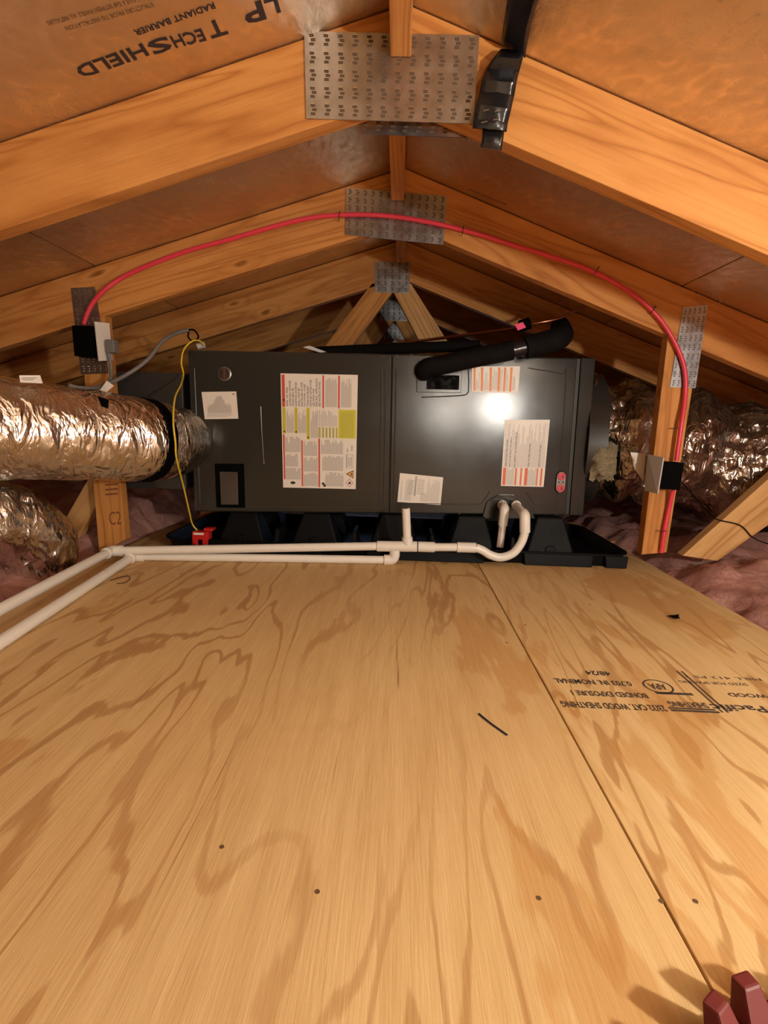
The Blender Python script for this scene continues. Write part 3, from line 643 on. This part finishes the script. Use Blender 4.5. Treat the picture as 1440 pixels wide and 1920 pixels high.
for px in (522, 665, 810, 960):
    cx = aY(px, 1000, 1.85).x
    obj('pan_rib', MB().hexa([(cx-.012, 1.80, .004), (cx+.012, 1.80, .004), (cx+.012, 1.98, .004), (cx-.012, 1.98, .004)], [(cx-.006, 1.83, .075), (cx+.006, 1.83, .075), (cx+.006, 1.95, .075), (cx-.006, 1.95, .075)]), PANM, pan, bevel=.003)
# float switch clipped on the rim, yellow wire
fs = thing('float_switch', 'small red float switch clipped to the pan rim', 'switch', aY(380, 1010, 1.75))
c = aY(378, 1006, 1.745); zb = c.z
obj('housing', MB().box(c.x-.030, c.x+.026, 1.738, 1.772, .047, .074), REDP, fs, bevel=.002)
obj('clip', MB().box(c.x-.028, c.x-.010, 1.734, 1.742, .024, .050).box(c.x+.006, c.x+.024, 1.734, 1.742, .024, .050), REDP, fs, bevel=.0015)
obj('cap', MB().box(c.x+.004, c.x+.036, 1.752, 1.785, .0745, .084), REDP, fs, bevel=.003)
obj('white_strip', MB().box(c.x-.024, c.x+.010, 1.7365, 1.7379, .064, .071), PAPER, fs)
for dx in (-.020, .015): obj('screw', MB().disc((c.x+dx, 1.7338, .030), (0, -1, 0), .0045, .004, 10), STEEL, fs)
yw = [aY(383, 648, 1.86), aY(374, 639, 1.84), aY(360, 640, 1.82), aY(345, 655, 1.80), aY(340, 680, 1.80), aY(344, 702, 1.80), aY(339, 722, 1.72), aY(328, 746, 1.62), aY(325, 790, 1.545), aY(329, 830, 1.535), aY(331, 860, 1.555), aY(344, 912, 1.66), aY(355, 960, 1.73), aY(362, 985, 1.770), aY(378, 1001, 1.766)]
tag(obj('yellow_wire', MB().tube(smoothpath(yw, 5), .0026, 8), YEL, None, smooth=True), 'thin yellow wire hanging down the left side of the air handler', 'wire')

# ------------------------------------------------------------------ PVC condensate drain
pv = thing('drain_pipe', 'white plastic drain pipe run with a trap and riser in front of the pan', 'pipe', aZ(500, 1046, .0134))
R_ = .0134
e2 = aZ(250, 1043, .0135); e2r = aZ(728, 1050, .0135); e2e = aZ(0, 1205, .0135); d2 = (e2e-e2); p2end = e2+d2*2.2
e1 = aZ(208, 1033, .036); e1e = aZ(0, 1143, .036); p1end = e1+(e1e-e1)*2.6
YT = e2r.y; tc = aY(738, 1025, YT); tr = aY(782, 1025, YT); tl_ = aY(707, 1024, YT)
def pipe(n, pts, r=R_, k=16, par=pv, mat=PVC): return obj(n, MB().tube(pts, r, k), mat, par, smooth=True)
pipe('pipe', [e1, tl_]); pipe('pipe', [e1, p1end]); pipe('pipe', [e2, e2r]); pipe('pipe', [e2, p2end])
def elbow(a, b, c, r=.0172, L=.034):
    b = Vector(b); u = (Vector(a)-b).normalized(); v = (Vector(c)-b).normalized()
    pts = [b+u*L, b+u*L*.5]+[b+(u*(1-t)**2+v*t**2)*L*.5 for t in (.3, .5, .7)]+[b+v*L*.5, b+v*L]
    return pipe('elbow', pts, r)
elbow(tl_, e1, p1end); elbow(e2r, e2, p2end)
pipe('tee', [tl_, tr], .0175); rt = aY(761, 953, YT); rb = aY(764, 1022, YT)
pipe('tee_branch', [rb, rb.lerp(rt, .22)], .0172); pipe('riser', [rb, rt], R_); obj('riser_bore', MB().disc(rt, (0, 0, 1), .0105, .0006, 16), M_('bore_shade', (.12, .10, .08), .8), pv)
elbow(e2, Vector((tc.x+.004, YT, .0145)), Vector((tc.x+.004, YT, tc.z-.004)))
c1, c2 = aY(784, 1025, YT), aY(815, 1026, YT); pipe('coupling', [c1, c2], .0172)
c3, c4 = aY(857, 1026, YT), aY(892, 1027, YT); pipe('pipe', [c2, c3]); pipe('coupling', [c3, c4], .0168)
tr_ = [c4, aY(905, 1032, YT), aY(920, 1041, YT), aY(940, 1045, YT), aY(962, 1037, YT), aY(977, 1018, YT), aY(984, 998, YT)]
pipe('trap_bend', smoothpath(tr_, 6), R_+.0005)
s1 = aY(984, 998, YT); s2 = aY(984, 966, YT); out = aA(966, 945, .004)
pipe('trap_socket', [s1, s1.lerp(s2, .55)], .0170); elbow(s1.lerp(s2, .3), s2, out, .0170, .028); pipe('pipe', [s2, out], R_); pipe('collar', [out.lerp(s2, .06), out.lerp(s2, .16)], .0165)
dp = thing('drain_stub', 'short white drain stub with red lettering, dripping into the pan', 'pipe', aA(940, 945, .004))
o_ = aA(941, 945, .004); k1 = aA(946, 955, .075); k2 = k1+Vector((-.004, 0, -.1)); kb = Vector((k1.x-.007, k1.y, .046))
pipe('pipe', [k1, kb], .0125, 16, dp); obj('elbow', MB().tube(smoothpath([o_, o_.lerp(k1, .6), k1+Vector((0, 0, -.004)), k1.lerp(kb, .42)], 5), .0160, 16), PVC, dp, smooth=True)
obj('collar', MB().tube([o_.lerp(k1, .1), o_.lerp(k1, .3)], .0172, 16), PVC, dp, smooth=True)
dz = (kb-k1); a_ = k1.lerp(kb, .98)+Vector((-.004, -.0128, 0))
obj('red_print', MB().text('PVC 1120', lambda x, y: a_ - dz*.52*x + Vector((-.004*y, .0002*y, 0)), True), PRED, dp)

# ------------------------------------------------------------------ ducts
def crinkle(amp, ring, seed):
    def j(i, a, p):
        q = p*1.0 + Vector((cos(a), sin(a)*1.0, seed))*.35
        v = noise.noise(Vector((p.x*ring, p.y*ring, seed+a*1.2)))*.6 + noise.noise(Vector((p.x*ring*2.3, p.y*ring*2.3, a*3+seed)))*.4
        v += .5*(1-abs(noise.noise(Vector((p.x*ring*1.7+a*2.5, p.z*20, a*5+seed))))*2)
        return amp*v
    return j
dl = thing('flexible_duct', 'large silver foil duct on the left with a black strap near its end', 'duct', aY(120, 810, 1.45))
path = smoothpath([aY(-260, 790, 1.20), aY(-120, 795, 1.27), aY(0, 803, 1.36), aY(120, 812, 1.47), aY(252, 824, 1.60), aY(300, 828, 1.68)], 16)
N = len(path); obj('foil_jacket', MB().tube(path, [.137-.016*i/N for i in range(N)], 72, True, crinkle(.006, 20, 3)), FOIL, dl, smooth=True)
bp = [aY(262, 825, 1.605), aY(277, 826, 1.632)]; obj('strap', MB().tube(bp, .1275, 48), BLK, dl, smooth=True)
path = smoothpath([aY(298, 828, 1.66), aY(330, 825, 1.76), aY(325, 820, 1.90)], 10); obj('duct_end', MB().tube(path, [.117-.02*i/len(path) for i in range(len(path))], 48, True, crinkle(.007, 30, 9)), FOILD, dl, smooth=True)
obj('black_patch', MB().prism([aY(183, 744, 1.402), aY(203, 751, 1.415), aY(202, 766, 1.405), aY(190, 762, 1.395)], (0, .003, .002)), BLK, dl)
pl = tag(obj('supply_plenum', MB().box(-1.06, -.745, 1.845, 2.26, .20, .60), M_('plenum_grey', (.035, .032, .029), .45), None, bevel=.004), 'dark sheet metal plenum box against the left end of the air handler', 'plenum')
path = smoothpath([aY(-200, 930, 1.28), aY(-60, 962, 1.36), aY(30, 985, 1.46), aY(70, 1025, 1.53), aY(66, 1100, 1.56)], 16)
N = len(path)
tag(obj('flexible_duct', MB().tube(path, .100, 64, True, crinkle(.014, 34, 17)), FOIL, None, smooth=True), 'lower silver foil duct bending down into pink insulation at the left edge', 'duct')
dr = thing('flexible_duct', 'crumpled dark silver foil duct behind the right post', 'duct', (1.1, 2.05, .36))
path = smoothpath([Vector((.715, 2.10, .42)), Vector((.80, 2.08, .42)), Vector((.95, 2.06, .405)), Vector((1.15, 2.05, .365)), Vector((1.40, 2.06, .31)), Vector((1.75, 2.1, .27))], 18); N = len(path)
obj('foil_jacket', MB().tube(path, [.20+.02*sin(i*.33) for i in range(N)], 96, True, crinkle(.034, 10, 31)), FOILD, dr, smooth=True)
obj('collar', MB().tube([(.688, 2.10, .42), (.75, 2.09, .42)], .235, 40, True, crinkle(.014, 30, 5)), M_('black_wrap', (.03, .028, .026), .3), dr, smooth=True)

STRAW = M_('torn_fibre', (.70, .56, .30), .9); _t = NT(STRAW); _n = _t.noise(_t.coord((60, 60, 260)), 1, 5, .7, 2); _t.color(_t.ramp(_n, [(.35, (.42, .30, .14)), (.6, (.90, .78, .52))])); _t.bump(_n, 1.0, .02)
m = MB(); c0 = aY(1142, 868, 1.83)
for j in range(13):
    for i in range(13):
        x, y = i/6-1, j/6-1; e = max(0, 1-x*x-y*y); m.v.append(c0+Vector((x*.044+.012*noise.noise(Vector((x*2, y*3, 1))), .05-.05*e**.5+.014*noise.noise(Vector((x*6, y*4, 5))), -y*.064+.012*noise.noise(Vector((x*3, y*3, 9))))))
for j in range(12):
    for i in range(12): q = j*13+i; m.f.append((q, q+1, q+14, q+13))
obj('torn_insulation', m, STRAW, dr, smooth=True)['label'] = 'frayed straw coloured insulation showing through the torn jacket'
obj('tape_patch', MB().prism([aY(1182, 848, 1.80), aY(1210, 850, 1.79), aY(1206, 902, 1.79), aY(1190, 880, 1.80)], (.002, .003, 0)), CREAM, dr)['label'] = 'pale torn tape patch'
# ------------------------------------------------------------------ boxes on the posts, cords
def outlet(label, quadB, quadC, Yf, Yb, flip):
    t = thing('outlet_box', label, 'electrical box', aY(*quadB[0], Yf))
    q = [aY(a, b, Yf) for a, b in quadB]; obj('box', MB().prism(q, (0, Yb-Yf, 0)), BLK, t, bevel=.002)
    return t
bl = outlet('black outlet box with white cover on the left post, red cable entering', ((134, 610), (177, 611), (182, 669), (139, 667)), None, 1.640, 1.694, 0)
q = [aY(176, 603, 1.632), aY(203, 606, 1.700), aY(209, 676, 1.700), aY(184, 677, 1.632)]
obj('cover_plate', MB().prism(q, (.005, -.002, 0)), CREAM, bl, bevel=.001)['label'] = 'white cover plate'
q = aY(199, 648, 1.66); obj('plug', MB().box(q.x+.004, q.x+.030, 1.650, 1.676, q.z-.022, q.z+.018), GREYC, bl, bevel=.004)
br = outlet('black outlet box with pale cover on the right post', ((1243, 866), (1283, 868), (1275, 919), (1238, 917)), None, 1.640, 1.694, 1)
q = [aY(1217, 852, 1.700), aY(1246, 858, 1.630), aY(1235, 926, 1.630), aY(1210, 920, 1.700)]
obj('cover_plate', MB().prism(q, (-.005, -.002, 0)), GREYB, br, bevel=.001)['label'] = 'pale grey cover plate'
cp = [(157, 608), (163, 590), (175, 567), (197, 543), (230, 520), (280, 497), (350, 471), (430, 449), (520, 423), (580, 409), (640, 403), (700, 403), (760, 409), (830, 422), (900, 440), (960, 459), (1040, 483), (1120, 513), (1190, 554), (1235, 596), (1265, 642), (1283, 690), (1285, 740), (1277, 800), (1268, 864)]
rc = thing('red_cable', 'red cable draped along the second truss between the two boxes', 'cable', aY(640, 403, 1.68))
obj('cable_run', MB().tube(smoothpath([aY(a, b, 1.684 if 3 < i < 23 else 1.672) for i, (a, b) in enumerate(cp)], 5), .0066, 12), REDC, rc, smooth=True)
obj('cable_drop', MB().tube(smoothpath([aY(1262, 918, 1.672), aY(1255, 950, 1.684), aY(1246, 995, 1.686), aY(1240, 1036, 1.688)], 5), .0066, 12), REDC, rc, smooth=True)
for a, b, vx, vz in ((636, 403, .15, 1), (868, 431, .1, 1), (1120, 506, .6, 1), (1226, 580, .5, .8), (1268, 803, 1, .1), (1243, 996, 1, .1)):
    p = aY(a, b, 1.677); d = Vector((vx, 0, vz)).normalized()*.011
    obj('staple', MB().tube([p-d+Vector((0, .018, 0)), p-d, p+d, p+d+Vector((0, .018, 0))], .0011, 6), DKSCREW, rc)
gc = thing('grey_cord', 'grey power cord from the left outlet box to the air handler top', 'cord', aY(240, 700, 1.70))
obj('cord', MB().tube(smoothpath([aY(203, 655, 1.66), aY(208, 690, 1.66), aY(206, 712, 1.64), aY(185, 726, 1.58), aY(150, 727, 1.50), aY(128, 722, 1.47)], 6), .0055, 10), GREYC, gc, smooth=True)
obj('cord', MB().tube(smoothpath([aY(198, 722, 1.60), aY(235, 704, 1.66), aY(275, 676, 1.70), aY(305, 640, 1.75), aY(330, 625, 1.80), aY(352, 619, 1.83)], 6), .0062, 10), GREYC, gc, smooth=True)
obj('end_loop', MB().tube(smoothpath([aY(352, 619, 1.83), aY(364, 619, 1.85), aY(372, 632, 1.87), aY(362, 640, 1.87), aY(353, 632, 1.86), aY(354, 622, 1.85)], 6), .0028, 8), BLK, gc, smooth=True)
obj('connector', MB().tube([aY(369, 650, 1.87), aY(384, 646, 1.88)], .011, 10), GREYB, gc, smooth=True)
obj('white_tag', MB().prism([aY(186, 733, 1.565), aY(200, 714, 1.575), aY(213, 724, 1.575), aY(198, 737, 1.565)], (0, .002, .001)), PAPER, gc)['label'] = 'folded white paper tag'
dt = tag(obj('paper_tag', MB().prism([aY(36, 704, 1.34), aY(74, 704, 1.37), aY(79, 719, 1.37), aY(38, 717, 1.34)], (0, .003, .001)), PAPER), 'small white paper label standing on top of the left foil duct', 'tag')
a_, b_, c_ = aY(42, 707, 1.3375), aY(72, 707, 1.3675), aY(42, 714, 1.3375)
obj('tag_print', rects(lambda s, t, n: a_+(b_-a_)*s+(c_-a_)*t+Vector((0, -.001, 0)), [(0, .9, .1, .35), (0, .7, .6, .85)]), PGREY, dt)
tag(obj('thin_wire', MB().tube(smoothpath([aY(1279, 905, 1.66), aY(1330, 962, 1.72), aY(1345, 974, 1.735), aY(1388, 985, 1.738), aY(1412, 1008, 1.738), aY(1440, 1020, 1.738)], 5), .0018, 6), BLK, None), 'thin black wire sagging from the right box across the diagonal brace', 'wire')

# ------------------------------------------------------------------ insulation
def batt(x0, x1, y0, y1, hf, seed, nx=120, ny=170):
    m = MB()
    for j in range(ny+1):
        for i in range(nx+1):
            x = x0+(x1-x0)*i/nx; y = y0+(y1-y0)*j/ny; p = Vector((x*4, y*4, seed))
            h = hf(x, y) + .055*noise.noise(p)+.030*noise.noise(p*2.7)+.012*noise.noise(p*7)+.005*noise.noise(p*19)
            m.v.append(Vector((x, y, h)))
    for j in range(ny):
        for i in range(nx): q = j*(nx+1)+i; m.f.append((q, q+1, q+nx+2, q+nx+1))
    return m
def hl(x, y):
    e = max(0, min(1, (-.93-x)/.12)); return -.07+.10*e+.04*max(0, min(1, (-1.05-x)/.3))+.05*max(0, min(1, (y-1.85)/.3))
def hr(x, y):
    e = max(0, min(1, (x-.87)/.12)); return -.07+.085*e+.03*max(0, min(1, (x-1.0)/.3))
tag(obj('insulation_batt', batt(-2.6, -.905, -.4, 3.6, hl, 2.3), PINK, None, smooth=True), 'pink fibreglass insulation bed along the left edge of the plywood', 'insulation', None, 'stuff')
tag(obj('insulation_batt', batt(.855, 2.6, -.4, 3.6, hr, 8.1), PINK, None, smooth=True), 'pink fibreglass insulation bed along the right edge of the plywood', 'insulation', None, 'stuff')

# ------------------------------------------------------------------ loose bits on the plywood
m = MB(); q = aZ(1267, 1158, .004)
m.add([q+Vector((random.uniform(-.013, .013)*k, random.uniform(-.013, .013), random.uniform(-.003, .006))) for k in [1.4]*10], [(0, 1, 2), (2, 3, 4), (4, 5, 6), (6, 7, 8), (1, 4, 9), (0, 5, 9), (3, 6, 8), (2, 7, 9)])
tag(solid(obj('tape_scrap', m, BLK), .001), 'crumpled black tape scrap on the right plywood sheet', 'scrap')
tag(obj('wire_piece', MB().tube(smoothpath([aZ(898, 1338, .0016), aZ(920, 1356, .0016), aZ(951, 1378, .0016)], 5), .0014, 8), M_('navy_wire', (.02, .02, .05), .4)), 'short dark blue wire offcut in the middle of the plywood', 'wire')
tag(obj('bent_wire', MB().tube(smoothpath([aZ(206, 1088, .001), aZ(235, 1080, .001), aZ(244, 1083, .001), aZ(236, 1092, .001), aZ(219, 1094, .001)], 5), .0010, 6), DKSCREW), 'thin bent dark wire on the plywood beside the white pipes', 'wire')
# red toothed ring in the corner
rg = thing('toothed_ring', 'dark red plastic ring with blunt upright teeth at the bottom right corner', 'ring', (.325, .215, 0))
zt = .034; tA, tB = aZ(1330, 1866, zt), aZ(1388, 1826, zt); Ro = .124
_m = (tA+tB)/2; _d = (tB-tA); _h = math.sqrt(max((Ro+.002)**2-(_d.length/2)**2, 0)); _n = Vector((_d.y, -_d.x, 0)).normalized()
cx, cy = (_m+_n*_h).x, (_m+_n*_h).y; A0 = math.atan2(tA.y-cy, tA.x-cx); DA = A0-math.atan2(tB.y-cy, tB.x-cx); NT_ = int(round(2*pi/DA))
def rp_(a, r, z): return Vector((cx+r*cos(a), cy+r*sin(a), z))
m = MB(); n = 66
for i in range(n):
    a0, a1 = 2*pi*i/n, 2*pi*(i+1)/n
    m.hexa([rp_(a0, Ro-.030, .0005), rp_(a0, Ro-.006, .0005), rp_(a1, Ro-.006, .0005), rp_(a1, Ro-.030, .0005)], [rp_(a0, Ro-.030, .010), rp_(a0, Ro-.003, .010), rp_(a1, Ro-.003, .010), rp_(a1, Ro-.030, .010)])
obj('base_ring', m, DRED, rg)
for i in range(NT_):
    a = A0+i*2*pi/NT_; h0, h1 = DA*.40, DA*.22
    obj('tooth', MB().hexa([rp_(a-h0, Ro-.022, .0101), rp_(a-h0, Ro-.003, .0101), rp_(a+h0, Ro-.003, .0101), rp_(a+h0, Ro-.022, .0101)], [rp_(a-h1, Ro-.008, zt), rp_(a-h1, Ro+.004, zt), rp_(a+h1, Ro+.004, zt), rp_(a+h1, Ro-.008, zt)]), DRED, rg, bevel=.002)
